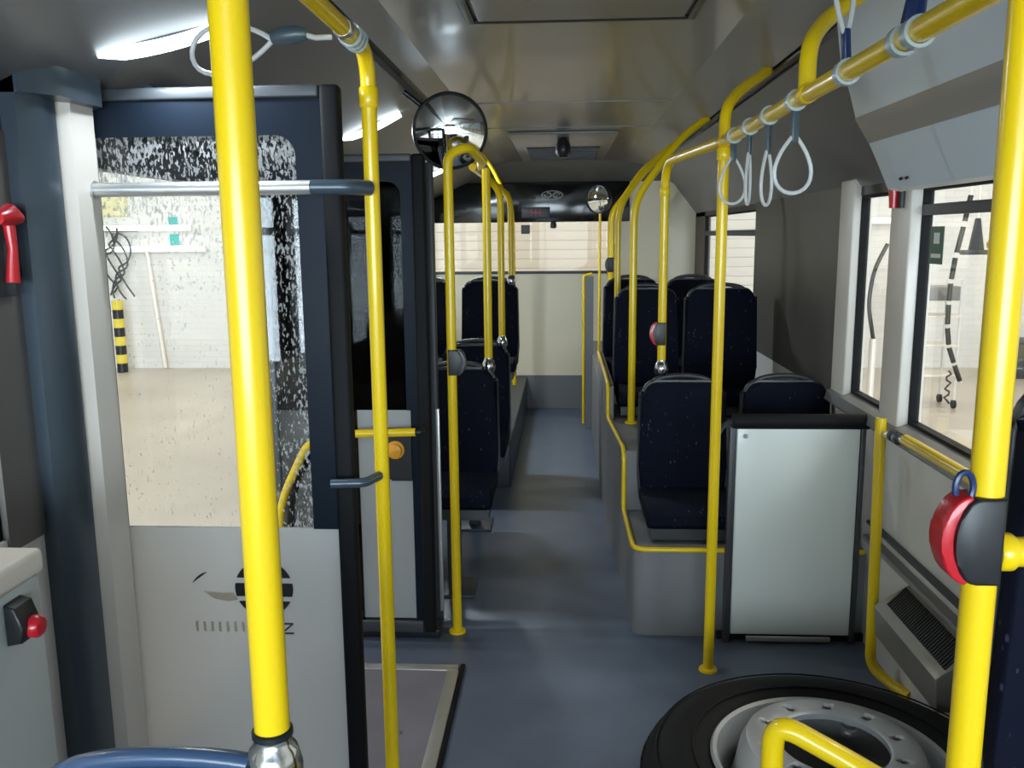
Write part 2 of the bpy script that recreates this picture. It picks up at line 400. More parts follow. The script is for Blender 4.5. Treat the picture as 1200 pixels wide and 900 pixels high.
# header badge and display
t = thing('oval_badge', 'small grey oval badge with two curls on the black rear header', 'badge', (-.10, YR - .035, 1.96))
pts = [(-.10 + .095 * math.cos(a), YR - .035, 1.975 + .037 * math.sin(a)) for a in [2 * PI * i / 32 for i in range(32)]]
MB().tube(pts, .005, 8, closed=True).build('rim', alu_m, t)
for sx in (-1, 1):
    pts = [(-.10 + sx * (.038 + .03 * math.cos(a)), YR - .035, 1.975 + sx * .022 * math.sin(a)) for a in [PI * 1.6 * i / 12 for i in range(13)]]
    MB().tube(pts, .006, 8).build('curl', alu_m, t)
t = thing('destination_display', 'dark display with dim red digits on the black rear header', 'display', (-.25, YR - .035, 1.78))
sc = B(-.38, -.12, YR - .038, YR - .030, 1.77, 1.87, .004).build('screen', black_m, t)
k = MB()
for dx in (-.29, -.25, -.21):
    for dz in (0, .03): k.box(dx - .004, dx + .004, YR - .043, YR - .038, 1.795 + dz, 1.818 + dz)
k.box(-.294, -.206, YR - .043, YR - .038, 1.817, 1.826); k.build('digits', redled_m, sc)
tag(B(-.385, -.305, YR - .02, YR - .005, 1.63, 1.71, .004).build('sensor_box', darkgrey_m), 'small dark square box hanging at the top of the rear window', 'box')
tag(MB().lathe([(0, 0), (.025, .005), (.03, .03), (.022, .06), (0, .062)], 16, Matrix.Translation((-.09, YR - .03, 1.675))).build('camera_dome', black_m), 'tiny black camera knob under the centre of the black header', 'camera')

# roof hatch, vent, knob
t = thing('roof_hatch', 'large rectangular roof hatch outlined in the grey ceiling above the aisle', 'hatch', (.05, 2.0, 2.235))
B(-.25, .35, 1.32, 2.68, 2.236, 2.2499, .008).build('panel', hatch_m, t)
k = MB()
for a in ((-.285, -.262, 1.28, 2.72), (.362, .385, 1.28, 2.72), (-.262, .362, 1.28, 1.30), (-.262, .362, 2.70, 2.72)):
    k.box(*a, 2.238, 2.2499, .003)
k.build('gasket', black_m, t)
t = thing('roof_vent', 'dark trapezoid roof vent in a pale surround near the bus rear', 'vent', (0, 6.5, 2.2))
B(-.34, .34, 5.55, 7.55, 2.232, 2.2499, .008).build('surround', covel_m, t)
B(-.26, .26, 6.35, 7.35, 2.222, 2.234, .004).build('grille', black_m, t)
for i in range(8): pass
k = MB()
for i in range(7): k.box(-.25, .25, 6.42 + i * .13, 6.45 + i * .13, 2.212, 2.224)
k.build('louvre', darkgrey_m, t)
t = thing('ceiling_sensor', 'small black tapered sensor hanging from the ceiling before the roof vent', 'sensor', (0, 5.7, 2.12))
MB().lathe([(0, 0), (.03, .004), (.048, .03), (.05, .06), (.04, .10), (.02, .128), (0, .1299)], 20, Matrix.Translation((.0, 5.7, 2.10))).build('body', black_m, t)
for dx in (-.03, .03): B(dx - .008, dx + .008, 5.692, 5.708, 2.17, 2.25, .003).build('clip', black_m, t)

# joint in ceiling sheets
for i, y in enumerate((4.35, 5.35)):
    struct(B(-.49, .52, y, y + .015, 2.246, 2.2505).build('trim_%d' % (30 + i), hatch_m))

# ------------------------------------------------------------ LED strips on the left cove
def cove_pt(x, y, off=0):   # on left cove plane
    z = 2.198 + (x + .63) * (.2480 / .57)
    return V((x + .4 * off, y, z - .9 * off))
def led(y, x0, x1, w, label, curve=0., pw=4):
    p0, p1 = cove_pt(x0, y - curve), cove_pt(x1, y + curve)
    t = thing('ceiling_light', label, 'ceiling light', tuple((p0 + p1) / 2), 'light strips across the left cove')
    n = 12; pts = []; rr = []
    for i in range(n + 1):
        u = i / n; q = p0.lerp(p1, u); q = q + V((.4, 0, -.9)) * .006 + V((0, 0, -.012 * math.sin(u * PI) if curve else 0))
        pts.append(q); rr.append(w * (.25 + .75 * min(1, math.sin(u * PI) * 1.6 + (u if curve else .4))))
    MB().tube(pts, [min(w, r) for r in rr], 10).build('diffuser', led_m, t)
    MB().tube([q + V((-.012, 0, .022)) for q in pts], w * 1.1, 8).build('housing', darkgrey_m, t)
    ld = bpy.data.lights.new('lamp_light', 'AREA'); ld.shape = 'RECTANGLE'; ld.size = .24; ld.size_y = .03; ld.energy = pw; ld.color = (.80, .92, 1)
    lo = bpy.data.objects.new('lamp_light', ld); COL.objects.link(lo); lo.parent = t; lo.location = (.012, 0, -.03); lo.rotation_euler = (0, -.41, 0)
led(2.05, -1.03, -.78, .016, 'bright curved white light strip above the near door leaf', .09)
led(3.92, -.98, -.72, .016, 'short white light strip on the left cove beyond the first door leaf', .02)
led(6.3, -1.03, -.78, .018, 'short white light strip on the left cove near the rear windows', .02, 32)

# ------------------------------------------------------------ door leaves
def door_leaf(x0, x1, y, z0, z1, frost_top, gm, label, edge_w=.05, frit=.065, topfrit=.115, near=True):
    t = thing('door_leaf', label, 'door', ((x0 + x1) / 2, y, z0))
    k = MB(); k.box(x1 - edge_w, x1, y - .02, y + .02, z0, z1, .012); k.build('rubber_edge', rubber_m, t)
    k = MB(); k.box(x0, x0 + .03, y - .015, y + .015, z0, z1, .008); k.build('hinge_edge', darkgrey_m, t)
    B(x0 + .03, x1 - edge_w, y - .018, y + .018, z0, z0 + .05, .006).build('bottom_rail', darkgrey_m, t); B(x0 + .03, x1 - edge_w, y - .018, y + .018, z1 - .03, z1, .006).build('top_rail', darkgrey_m, t)
    # glass pane
    g = B(x0 + .03, x1 - edge_w, y - .003, y + .003, frost_top, z1 - .03).build('pane', gm, t)
    # black border with rounded inner corner
    xi = x1 - edge_w - frit; zi = z1 - topfrit; r = .05
    poly = [(x0 + .03, z1 - .03), (x1 - edge_w, z1 - .03), (x1 - edge_w, frost_top), (xi, frost_top), (xi, zi - r)]
    poly += [(xi - r + r * math.cos(a), zi - r + r * math.sin(a)) for a in [PI / 2 * i / 6 for i in range(1, 7)]]
    poly += [(x0 + .06, zi), (x0 + .03, zi)]
    MB().prism(poly, 'y', y - .009, y - .004).build('glass_border', frit_m, t)
    return t, x1 - edge_w
Y1 = 2.15
t, xr = door_leaf(-1.185, -.535, Y1, .06, 1.98, .868, doorglass_m, 'near open glass door leaf with wet pane and frosted lower half')
fp = B(-1.155, xr, Y1 - .008, Y1 + .004, .11, .868).build('frosted_panel', frost_m, t)
# printed mark on the frosted film
k = MB(); yy = Y1 - .0105
pts = [(-.985 + .004 * i, yy, .716 + .0042 * i - .00012 * i * i) for i in range(11)]
k.tube(pts, [.0006 + .0026 * math.sin(PI * i / 10) for i in range(11)], 6); k.build('print_arc', black_m, fp)
k = MB()
cx, cz, R_ = -.792, .702, .078
def disc_band(z0, z1, skew=0):
    out = []
    for i in range(7):
        z = z0 + (z1 - z0) * i / 6; h = math.sqrt(max(0, R_ ** 2 - z * z)); out.append((cx + h, cz + z))
    for i in range(7):
        z = z1 + (z0 - z1) * i / 6; h = math.sqrt(max(0, R_ ** 2 - z * z)); out.append((cx - h, cz + z))
    return out
for a, b in ((.030, .066), (-.022, .014), (-.064, -.036)): k.prism(disc_band(a, b), 'y', yy - .001, yy + .002)
k.build('print_disc', black_m, fp)
k = MB(); k.prism([(-.955, .692), (-.90, .688), (-.875, .69), (-.865, .67), (-.89, .664), (-.93, .672)], 'y', yy, yy + .002)
k.build('print_patch', peach_m, fp)
text_mb('N', .05, .001, Matrix.Translation((-.733, yy, .59)) @ Matrix.Rotation(PI / 2, 4, 'X') @ Matrix.Rotation(PI / 2, 4, 'Z')).build('print_letter', darkgrey_m, fp)
k = MB()
for i in range(7):
    x = -.985 + i * .021; k.box(x, x + .007, yy + .001, yy + .002, .578, .606)
k.build('print_word', peach_m, fp)
# hinge catch seen at the pillar
tag(B(-1.165, -1.148, 2.09, 2.13, .93, 1.02, .004).build('door_catch', steel_m), 'small metal catch on the silver pillar beside the near door leaf', 'catch')

t, xr = door_leaf(-1.14, -.51, 3.28, .04, 1.92, .955, farglass_m, 'far open black-framed glass door leaf with yellow handrail', .05, .045, .10)
B(-.80, xr - .03, 3.272, 3.284, .10, .675).build('frosted_panel', frost_m, t)
B(-.80, xr - .03, 3.272, 3.284, .885, .955).build('frosted_panel', frost_m, t)
B(-.80, -.70, 3.272, 3.284, .675, .885).build('frosted_panel', frost_m, t)
k = MB(); k.box(-1.11, -.80, 3.270, 3.286, .09, .955); k.build('dark_panel', glass('smoked_glass', (.25, .27, .28), .1), t)
k = MB(); k.prism([(-.70, .885), (-.59, .885), (-.59, .675), (-.67, .675), (-.70, .72)], 'y', 3.262, 3.286); k.build('lock_plate', black_m, t)
k = MB(); k.box(xr - .03, xr, 3.272, 3.284, .09, .955); k.build('glass_border', frit_m, t)
MB().lathe([(0, 0), (.036, 0), (.036, .006), (.028, .010), (.026, .02), (.012, .026), (0, .027)], 24, Matrix.Translation((-.652, 3.262, .80)) @ Matrix.Rotation(PI / 2, 4, 'X')).build('knob', orange_m, t)
hr = MB().tube([(-1.11, 3.20, .42), (-1.10, 3.20, .60), (-.98, 3.20, .84), (-.88, 3.20, .875), (-.56, 3.20, .885)], .016, 12, fil=.09).build('handrail', yellow, t)
MB().tube([(-.56, 3.20, .885), (-.54, 3.20, .885), (-.54, 3.262, .885)], .014, 10, fil=.01).build('rail_bracket', black_m, hr); MB().tube([(-1.11, 3.20, .43), (-1.12, 3.262, .42)], .012, 10).build('rail_bracket', black_m, hr)
# threshold plinth
tag(B(-1.2, -.50, 3.30, 3.40, 0.0005, .038, .006).build('threshold_box', black_m), 'low black plinth on the floor under the far door leaf', 'plinth')
# screen behind the far leaf
t = thing('draught_screen', 'dark glazed screen with silver edge behind the far door leaf', 'screen', (-.85, 3.44, 0))
B(-.535, -.505, 3.42, 3.46, 0, 1.90, .006).build('post', darkgrey_m, t)
B(-.513, -.497, 3.405, 3.419, .07, .935, .004).build('silver_edge', alu_m, t)
B(-1.15, -.536, 3.435, 3.445, .03, .90).build('panel', darkgrey_m, t)
B(-1.15, -.536, 3.437, 3.443, .90, 1.85).build('pane', farglass_m, t)

# ------------------------------------------------------------ yellow poles and rails
PR = .019
def collar(parent, x, y, z, r=.026, h=.035, m=yellow, axis='z', name='collar'):
    M = Matrix.Translation((x, y, z))
    if axis == 'y': M = M @ Matrix.Rotation(-PI / 2, 4, 'X')
    if axis == 'x': M = M @ Matrix.Rotation(PI / 2, 4, 'Y')
    MB().lathe([(PR - .001, -h / 2), (r - .003, -h / 2), (r, -h / 2 + .004), (r, h / 2 - .004), (r - .003, h / 2), (PR - .001, h / 2)], 20, M).build(name, m, parent)
def flange(parent, x, y, z): MB().lathe([(0, 0), (.035, 0), (.033, .008), (.022, .012), (.019, .012), (0, .012)], 20, Matrix.Translation((x, y, z))).build('floor_flange', yellow, parent)
def chrome_foot(parent, x, y, z):
    MB().lathe([(0, 0), (.024, 0), (.030, .012), (.031, .03), (.026, .05), (.021, .056), (.020, .066), (0, .066)], 24, Matrix.Translation((x, y, z))).build('foot_fitting', chrome_m, parent)

# near left pole on the seat
t = thing('grab_pole', 'near left yellow pole rising from the blue seat, nearest of all poles', 'pole', (-.315, .85, 1.02))
MB().tube([(-.315, .85, 1.085), (-.315, .85, 2.249)], PR, 24).build('tube', yellow, t)
chrome_foot(t, -.315, .85, 1.022)
MB().lathe([(.0195, 0), (.022, .002), (.022, .008), (.0195, .010)], 24, Matrix.Translation((-.315, .85, 1.086))).build('gasket_ring', black_m, t)
# near right pole
t = thing('grab_pole', 'near right yellow floor pole carrying the red stop button', 'pole', (.489, 1.0, 0))
MB().tube([(.489, 1.0, .01), (.489, 1.0, 2.249)], PR, 24).build('tube', yellow, t); flange(t, .489, 1.0, 0)
MB().tube([(.505, 1.0, 1.250), (1.12, 1.0, 1.250), (1.195, 1.0, 1.25)], .0175, 20).build('cross_rail', yellow, t)
collar(t, .515, 1.0, 1.25, .0225, .02, yellow, 'x')
# stop buttons
def stop_button(px, py, pz, s, label, side=-1, loop=False, pm=None):
    t = thing('stop_button', label, 'stop button', (px, py, pz - .05 * s), None)
    k = MB(); prof = [(.021, -.055 * s), (.0205, .055 * s)]
    out = [(px + side * -.014, pz + .056 * s), (px + side * -.014, pz - .056 * s)]
    for i in range(13):
        a = -PI / 2 + PI * i / 12
        out.append((px + side * (.014 + .026 * math.cos(a)), pz + .056 * s * math.sin(a)))
    k.prism(out, 'y', py - .024, py + .024, .004); hs = k.build('housing', black_m, t)
    out = []
    for i in range(13):
        a = -PI / 2 * .92 + PI * .92 * i / 12; out.append((px + side * (.020 + .034 * math.cos(a)), pz + .058 * s * math.sin(a)))
    for i in range(13):
        a = PI / 2 * .92 - PI * .92 * i / 12; out.append((px + side * (.014 + .0268 * math.cos(a)), pz + .052 * s * math.sin(a)))
    MB().prism(out, 'y', py - .018, py + .018, .003).build('push_button', pm or red_m, hs)
    if loop:
        pts = [(px + side * (.030 + .010 * math.cos(a)), py - .01, pz + .062 + .018 * math.sin(a)) for a in [PI * 1.7 * i / 14 - .5 for i in range(15)]]
        MB().tube(pts, .004, 8).build('cable', navyp_m, t)
    return t
stop_button(.489, 1.0, 1.268, .93, 'large red and black stop button on the near right pole', loop=True)
stop_button(.441, 3.9, 1.18, .9, 'black stop button with red edge on the pole above the right seat')
stop_button(-.435, 3.365, 1.13, .9, 'black stop button on the yellow pole beyond the far door leaf', side=1, pm=shell_m)
stop_button(.38, 6.9, 1.385, 1, 'small black stop button far back on the right pole cluster', pm=shell_m)

# right rail and its pole
t = thing('overhead_rail', 'long yellow overhead rail on the right with curved ceiling brackets', 'handrail', (.543, 1.5, 1.92))
MB().tube([(.543, -2.2, 1.915), (.543, 3.05, 1.925)], PR, 24).build('tube', yellow, t)
for y0, y1 in ((2.06, 2.28), (3.07, 3.36), (.2, .45)):
    MB().tube([(.543, y0, 1.925), (.545, y0 + .01, 2.03), (.60, y0 + .10, 2.10), (.735, y1 - .02, 2.195), (.742, y1, 2.206)], PR, 20, fil=.07).build('bracket', yellow, t)
    collar(t, .543, y0, 1.925, .0225, .05, yellow, 'y')
t = thing('grab_pole', 'yellow floor pole in front of the pale screen on the right', 'pole', (.545, 3.08, 0))
MB().tube([(.545, 3.08, .01), (.545, 3.08, 1.915)], PR, 24).build('tube', yellow, t); flange(t, .545, 3.08, 0)
collar(t, .545, 3.08, 1.885, .024, .04)
t = thing('grab_pole', 'yellow pole with chrome foot on the right foreground seat row', 'pole', (.441, 3.9, 1.0))
MB().tube([(.441, 3.9, 1.06), (.441, 3.9, 1.925), (.545, 3.12, 1.93)], PR, 24, fil=.13).build('tube', yellow, t)
chrome_foot(t, .441, 3.9, .995); collar(t, .441, 3.9, 1.80, .023, .04)
def podpole(x, y, z0, label, ztop=1.78):
    t = thing('grab_pole', label, 'pole', (x, y, z0))
    MB().tube([(x, y, z0 + .006), (x, y, ztop), (x + .12, y + .05, ztop + .17), (.62, y + .15, 2.12), (.745, y + .22, 2.207)], PR, 20, fil=.10).build('tube', yellow, t)
    flange(t, x, y, z0)
podpole(.357, 4.50, .6405, 'yellow pole on the grey podium left of the right-hand seats')
podpole(.38, 6.9, .65, 'slim yellow pole far back among the right-hand seats')
podpole(.335, 5.42, .65, 'yellow pole standing between the middle and rear right-hand seat rows')
t = thing('grab_pole', 'last yellow pole by the right side of the rear window', 'pole', (.40, 7.6, .65))
MB().tube([(.40, 7.6, .65), (.40, 7.6, 1.80), (.55, 7.65, 1.98), (.745, 7.7, 2.207)], PR, 16, fil=.1).build('tube', yellow, t)
# dark rail sleeve pieces along the cove
tag(MB().tube([(.775, 2.9, 2.20), (.775, 5.0, 2.20)], .014, 10).build('cable_duct', black_m), 'black duct running along the right ceiling cove', 'duct')

# left rails
t = thing('grab_pole', 'yellow pole beside the near door leaf bending into the left overhead rail', 'pole', (-.475, 2.19, 0))
MB().tube([(-.475, 2.19, .01), (-.475, 2.19, 2.065), (-.475, -1.8, 2.065)], PR, 24, fil=.09).build('tube', yellow, t); flange(t, -.475, 2.19, 0)
collar(t, -.475, 2.19, 1.955, .0235, .05)
collar(t, -.475, 1.96, 2.065, .023, .03, steel_m, 'y', 'clamp')
t = thing('door_bar', 'silver horizontal bar across the near door leaf at head height', 'rail', (-.8, 2.10, 1.73))
MB().tube([(-1.13, 2.09, 1.737), (-.60, 2.09, 1.737)], .017, 20).build('tube', alu_m, t)
MB().tube([(-.60, 2.09, 1.737), (-.505, 2.10, 1.737), (-.475, 2.155, 1.737)], .0185, 20, fil=.03).build('sleeve', bluegrey_m, t)
MB().tube([(-1.15, 2.09, 1.737), (-1.128, 2.09, 1.737)], .022, 20).build('end_fitting', alu_m, t)
tag(MB().tube([(-.585, 2.09, 1.006), (-.50, 2.10, 1.006), (-.478, 2.165, 1.006)], .012, 14, fil=.02).build('door_stop_bar', bluegrey_m), 'short grey-blue stub bar on the pole beside the door leaf', 'bar')

t = thing('grab_pole', 'yellow floor pole just beyond the far door leaf, bent at its top', 'pole', (-.437, 3.365, 0))
MB().tube([(-.437, 3.365, .01), (-.437, 3.365, 1.925), (-.36, 3.40, 1.955), (-.325, 3.60, 1.915), (-.41, 4.40, 1.955)], PR, 24, fil=.06).build('tube', yellow, t); flange(t, -.437, 3.365, 0)
t = thing('overhead_rail', 'yellow overhead rail running back over the left seats', 'handrail', (-.45, 5.8, 1.94))
MB().tube([(-.45, 4.42, 1.955), (-.45, 7.3, 1.95), (-.43, 7.5, 1.80), (-.43, 7.55, 1.3), (-.43, 7.55, .32)], PR, 18, fil=.15).build('tube', yellow, t)
k = MB(); k.tube([(-.45, 5.0, 1.955), (-.53, 5.0, 2.12), (-.61, 5.0, 2.225)], PR * .8, 12, fil=.05); k.build('bracket', yellow, t)
k = MB(); k.tube([(-.45, 6.6, 1.955), (-.53, 6.6, 2.12), (-.61, 6.6, 2.225)], PR * .8, 12, fil=.05); k.build('bracket', yellow, t)
for x, y, z0, lb in ((-.345, 3.98, 1.0, 'yellow pole with chrome foot on the front left seat'), (-.345, 4.88, 1.0, 'second yellow pole on a left seat back'), (-.345, 5.8, 1.3, 'third yellow pole behind the raised left seats')):
    t = thing('grab_pole', lb, 'pole', (x, y, z0))
    MB().tube(([(x, y, z0 + .05), (x, y, 1.917)] if y < 4.5 else [(x, y, z0 + .05), (x, y, 1.86), (-.428, y + .10, 1.94)]), PR, 20, fil=.08).build('tube', yellow, t)
    chrome_foot(t, x, y, z0 - .005)

# low yellow rails on the right by the wall
t = thing('low_rail', 'low bent yellow rail between the pale screen and the side wall', 'rail', (1.11, 3.0, 0))
MB().tube([(1.115, 3.06, .975), (1.11, 3.0, .07), (1.165, 2.93, .035), (1.199, 2.86, .03)], PR, 20, fil=.06).build('tube', yellow, t)
MB().tube([(1.125, 3.04, .92), (1.135, 2.87, .935)], .014, 14).build('clamp', steel_m, t)
for yy_ in (2.92, 2.97): MB().tube([(1.128, yy_, .93), (1.126, yy_ + .012, .93)], .019, 14).build('clamp_ring', darkgrey_m, t)
tag(MB().tube([(1.135, 2.88, .938), (1.14, .9, .945), (1.199, .8, .945)], PR, 20, fil=.05).build('wall_handrail', yellow), 'horizontal yellow handrail along the right wall under the big window', 'handrail')

# small bent rail close to the wheel
t = thing('low_rail', 'yellow hoop rail in front of the spare wheel at the bottom edge', 'rail', (.36, 1.42, 0))
MB().tube([(.388, 1.50, .01), (.388, 1.50, .735), (.53, 1.45, .675), (.66, 1.34, .64), (.66, 1.34, .01)], .0205, 24, fil=.05).build('tube', yellow, t)
flange(t, .388, 1.50, 0); flange(t, .66, 1.34, 0)

# ------------------------------------------------------------ pale screen on the right
t = thing('draught_screen', 'pale laminate screen with black padded top rail before the right seats', 'screen', (.9, 3.32, 0))
B(.668, 1.135, 3.31, 3.33, .035, .885, .006).build('panel', lam_m, t)
MB().tube([(.652, 3.32, .905), (1.165, 3.32, .905)], .030, 20).build('padded_rail', rubber_m, t)
k = MB(); k.tube([(.56, 3.11, .905), (.60, 3.24, .905), (.652, 3.32, .905)], .010, 10, fil=.04); k.build('rail_bracket', darkgrey_m, t)
k = MB(); k.tube([(1.165, 3.32, .905), (1.19, 3.32, .905)], .014, 12); k.build('rail_bracket', darkgrey_m, t)
B(.73, 1.06, 3.298, 3.309, .012, .032, .002).build('bottom_strip', alu_m, t)
B(.64, .667, 3.305, 3.335, 0.001, .885, .004).build('frame_edge', shell_m, t)
B(1.136, 1.155, 3.305, 3.335, 0.001, .885, .004).build('frame_edge', shell_m, t)
for x, z in ((.70, .85),): MB().tube([(x, 3.302, z), (x, 3.31, z)], .009, 12).build('screw', steel_m, t)
struct(B(.62, 1.2, 3.34, 3.358, .0005, .03).build('trim_40', black_m))

# ------------------------------------------------------------ podium on the right (side profile in Y,Z)
def plan(x0, x1, y0):
    p = [(1.199, y0)]
    if y0 < 3.5: p += [(x0 + .05 - .05 * math.sin(u), y0 + .05 - .05 * math.cos(u)) for u in [PI / 2 * i / 6 for i in range(7)]]
    else: p += [(x0 + (x1 - x0) * max(0, min(1, (y0 - 3.9) / .7)), y0)]
    for yy_ in (3.9, 4.6): 
        if yy_ > y0: p.append((x0 if yy_ < 4 else x1, yy_))
    return p + [(x1, YR), (1.199, YR)]
struct(MB().prism(plan(.28, .24, 3.36), 'z', 0.0005, .36).build('podium', podium_m))
struct(MB().prism(plan(.28, .24, 3.9), 'z', .3605, .64).build('podium_step', podium_m))
struct(MB().prism([(4.6, .6405), (4.62, .815), (4.66, .825), (5.88, .825), (5.92, .6405)], 'x', .24, .272, .004).build('podium_side', podium_m))
# yellow edging
edge = [(1.19, 3.355, .370), (.283, 3.355, .370), (.279, 3.885, .370), (.279, 3.90, .650), (.240, 4.59, .650), (.240, 4.60, .833), (.240, 5.88, .833)]
tag(MB().tube(edge, .011, 10, fil=.06).build('yellow_edging', yellow), 'yellow edging strip along the right podium steps', 'edging')
t = thing('partition_post', 'thin yellow-edged partition at the rear of the aisle', 'partition', (.20, 7.2, 0))
MB().tube([(.17, 7.2, .05), (.17, 7.2, 1.29), (.24, 7.2, 1.30)], .012, 12, fil=.02).build('edge_tube', yellow, t)
B(.182, .249, 7.195, 7.21, 0.001, 1.28).build('panel', skirt_m, t)
# left podium for raised rows
struct(B(-1.2, -.34, 5.45, YR, 0.001, .30, .01).build('podium_left', darkgrey_m))

# ------------------------------------------------------------ seats
def seat(x, y, z, label, h=.61, cush=True, sm=shell_m, w=.40, group='navy bus seats', legs=False, rake=.05):
    """faces -Y. x centre, y backrest plane, z base under the cushion"""
    t = thing('bus_seat', label, 'seat', (x, y, z), group)
    hw = w / 2
    M = Matrix.Translation((x, y, z)) @ Matrix.Rotation(-rake, 4, 'X')
    def outline(hw, z0, z1, r, taper=.02):
        p = [(-hw + .01, z0), (hw - .01, z0), (hw, z0 + .12), (hw - taper * .3, z1 - r)]
        p += [(hw - taper - r + r * math.cos(a), z1 - r + r * math.sin(a)) for a in [PI / 2 * i / 6 for i in range(0, 7)]]
        p += [(-hw + taper + r + r * math.cos(a), z1 - r + r * math.sin(a)) for a in [PI / 2 + PI / 2 * i / 6 for i in range(0, 7)]]
        p += [(-hw + taper * .3, z1 - r), (-hw, z0 + .12)]
        return p
    MB().prism(outline(hw, .05, h, .06), 'y', 0, .035, .008, M).build('shell', sm, t)
    MB().prism(outline(hw - .005, .09, h - .010, .055), 'y', -.045, -.002, .014, M).build('backrest', fabric_m, t)
    # arched grab handle over the top
    pts = []
    for i in range(15):
        a = PI * i / 14; pts.append(M @ V(((hw - .065) * math.cos(a), .03, h - .035 + .052 * math.sin(a) ** .7)))
    MB().tube(pts, .012, 10).build('grab_handle', sm, t)
    if cush:
        g = [(-.40, .05), (-.42, .07), (-.42, .11), (-.385, .135), (-.30, .13), (-.12, .115), (-.03, .12), (-.01, .10), (-.01, .05)]
        k = MB(); k.prism([(y + a, z + b) for a, b in g], 'x', x - hw + .008, x + hw - .008, .012); k.build('cushion', fabric_m, t)
        g = [(-.40, 0.002), (-.40, .048), (.0, .048), (.03, .02), (.03, 0.002)]
        MB().prism([(y + a, z + b) for a, b in g], 'x', x - hw + .02, x + hw - .02, .004).build('base', sm, t)
    if legs:
        zb = 0.0005 if legs is True else legs
        k = MB(); k.box(x - .03, x + .03, y - .22, y - .16, zb, z, .006); k.build('pedestal', darkgrey_m, t)
        k = MB(); k.box(x - .10, x + .10, y - .30, y - .08, zb, zb + .012, .004); k.build('foot_plate', darkgrey_m, t)
    return t
zr1 = .372
s1 = seat(.537, 3.86, zr1, 'navy seat on the right podium left of the pale screen', .60)
seat(.99, 3.86, zr1, 'navy seat on the right podium hidden behind the pale screen', .60)
seat(.478, 5.02, .655, 'navy seat in the raised second right row, next to the aisle', .66, w=.38)
seat(.90, 5.02, .655, 'navy seat in the raised second right row, next to the window wall', .66, w=.42)
seat(.475, 6.1, .655, 'navy seat in the third right row beside the aisle', .66)
seat(.90, 6.1, .655, 'navy seat in the third right row beside the window', .66)
seat(-.50, 4.0, .40, 'navy seat on the left nearest the far door leaf, aisle side', .61, legs=True)
seat(-.94, 4.0, .40, 'navy seat on the left nearest the far door leaf, window side', .61, legs=True)
seat(-.50, 4.9, .40, 'navy seat in the second left row beside the aisle', .61, legs=True)
seat(-.94, 4.9, .40, 'navy seat in the second left row beside the window', .61, legs=True)
seat(-.50, 5.92, .70, 'navy seat in the raised third left row beside the aisle', .62, legs=.30)
seat(-.94, 5.92, .70, 'navy seat in the raised third left row beside the window', .62, legs=.30)
for i in (-.50, -.94): pass
# near seats
n1 = seat(-.45, .87, .42, 'blue-rimmed seat back at the bottom left under the near pole', .588, sm=bshell_m, w=.44, legs=True, group='near seats', rake=.0)
n2 = seat(.865, 1.28, .62, 'tall navy seat at the right edge behind the near pole', .78, w=.44, group='near seats', rake=.0)
struct(B(.66, 1.199, .6, 1.33, 0.001, .60, .01).build('podium_near', skirt_m))

# ------------------------------------------------------------ spare wheel
WX, WY = .697, 2.10
t = thing('spare_wheel', 'large truck wheel with black tyre lying flat on the bus floor', 'wheel', (WX, WY, 0))
M0 = Matrix.Translation((WX, WY, 0))
tp = [(.290, .045), (.33, .018), (.38, .006), (.43, .010), (.460, .028), (.479, .048), (.4875, .075), (.491, .105), (.491, .175), (.4875, .205), (.479, .235), (.462, .256), (.43, .276), (.38, .284), (.34, .276), (.315, .264), (.293, .258), (.287, .24), (.287, .06), (.290, .045)]
MB().lathe(tp, 96, M0).build('tyre', rubber_m, t, smooth=30)
k = MB()
for r_, z_ in ((.3545, .2815), (.452, .2695)):
    k.tube([(WX + r_ * math.cos(a), WY + r_ * math.sin(a), z_) for a in [2 * PI * i / 72 for i in range(72)]], .0028, 6, closed=True)
k.build('sidewall_rib', rubber_m, t)
k = MB()
for i in range(60):
    a = 2 * PI * i / 60
    M = M0 @ Matrix.Rotation(a, 4, 'Z')
    k.box(.482, .4925, -.021, .021, .066, .10, .003, M); k.box(.486, .4945, -.021, .021, .108, .172, .003, M); k.box(.482, .4925, -.021, .021, .18, .212, .003, M)
k.build('tread', rubber_m, t)
# rim barrel and dished disc
rp = [(.305, .262), (.309, .270), (.303, .277), (.292, .272), (.284, .255), (.276, .225), (.262, .175), (.258, .10), (.262, .02), (.268, .02), (.272, .10), (.276, .17), (.285, .225), (.290, .25), (.305, .262)]
MB().lathe(rp, 96, M0).build('rim', rim_m, t)
dp = [(.138, .305), (.138, .320), (.146, .326), (.20, .326), (.218, .318), (.234, .285), (.246, .22), (.2605, .17), (.2605, .158), (.238, .20), (.224, .27), (.205, .305), (.138, .305)]
disc = MB().lathe(dp, 96, M0).build('disc', rim_m, t)
# cut ten bolt holes and hand holes
cut = MB()
for i in range(10):
    a = 2 * PI * i / 10 + .12
    cut.lathe([(0, .28), (.013, .28), (.013, .36), (0, .36)], 16, Matrix.Translation((WX + .1675 * math.cos(a), WY + .1675 * math.sin(a), 0)))
for i in range(8):
    a = 2 * PI * i / 8 + .3
    cut.lathe([(0, -.05), (.022, -.05), (.022, .05), (0, .05)], 16, M0 @ Matrix.Rotation(a, 4, 'Z') @ Matrix.Translation((.240, 0, .25)) @ Matrix.Rotation(PI / 2 - .3, 4, 'Y'))
co = cut.build('cutter', rim_m, t)
md = disc.modifiers.new('b', 'BOOLEAN'); md.object = co; md.operation = 'DIFFERENCE'; md.solver = 'EXACT'
bpy.context.view_layer.update()
dg = bpy.context.evaluated_depsgraph_get()
nm = bpy.data.meshes.new_from_object(disc.evaluated_get(dg)); disc.modifiers.clear(); disc.data = nm
bpy.data.objects.remove(co)
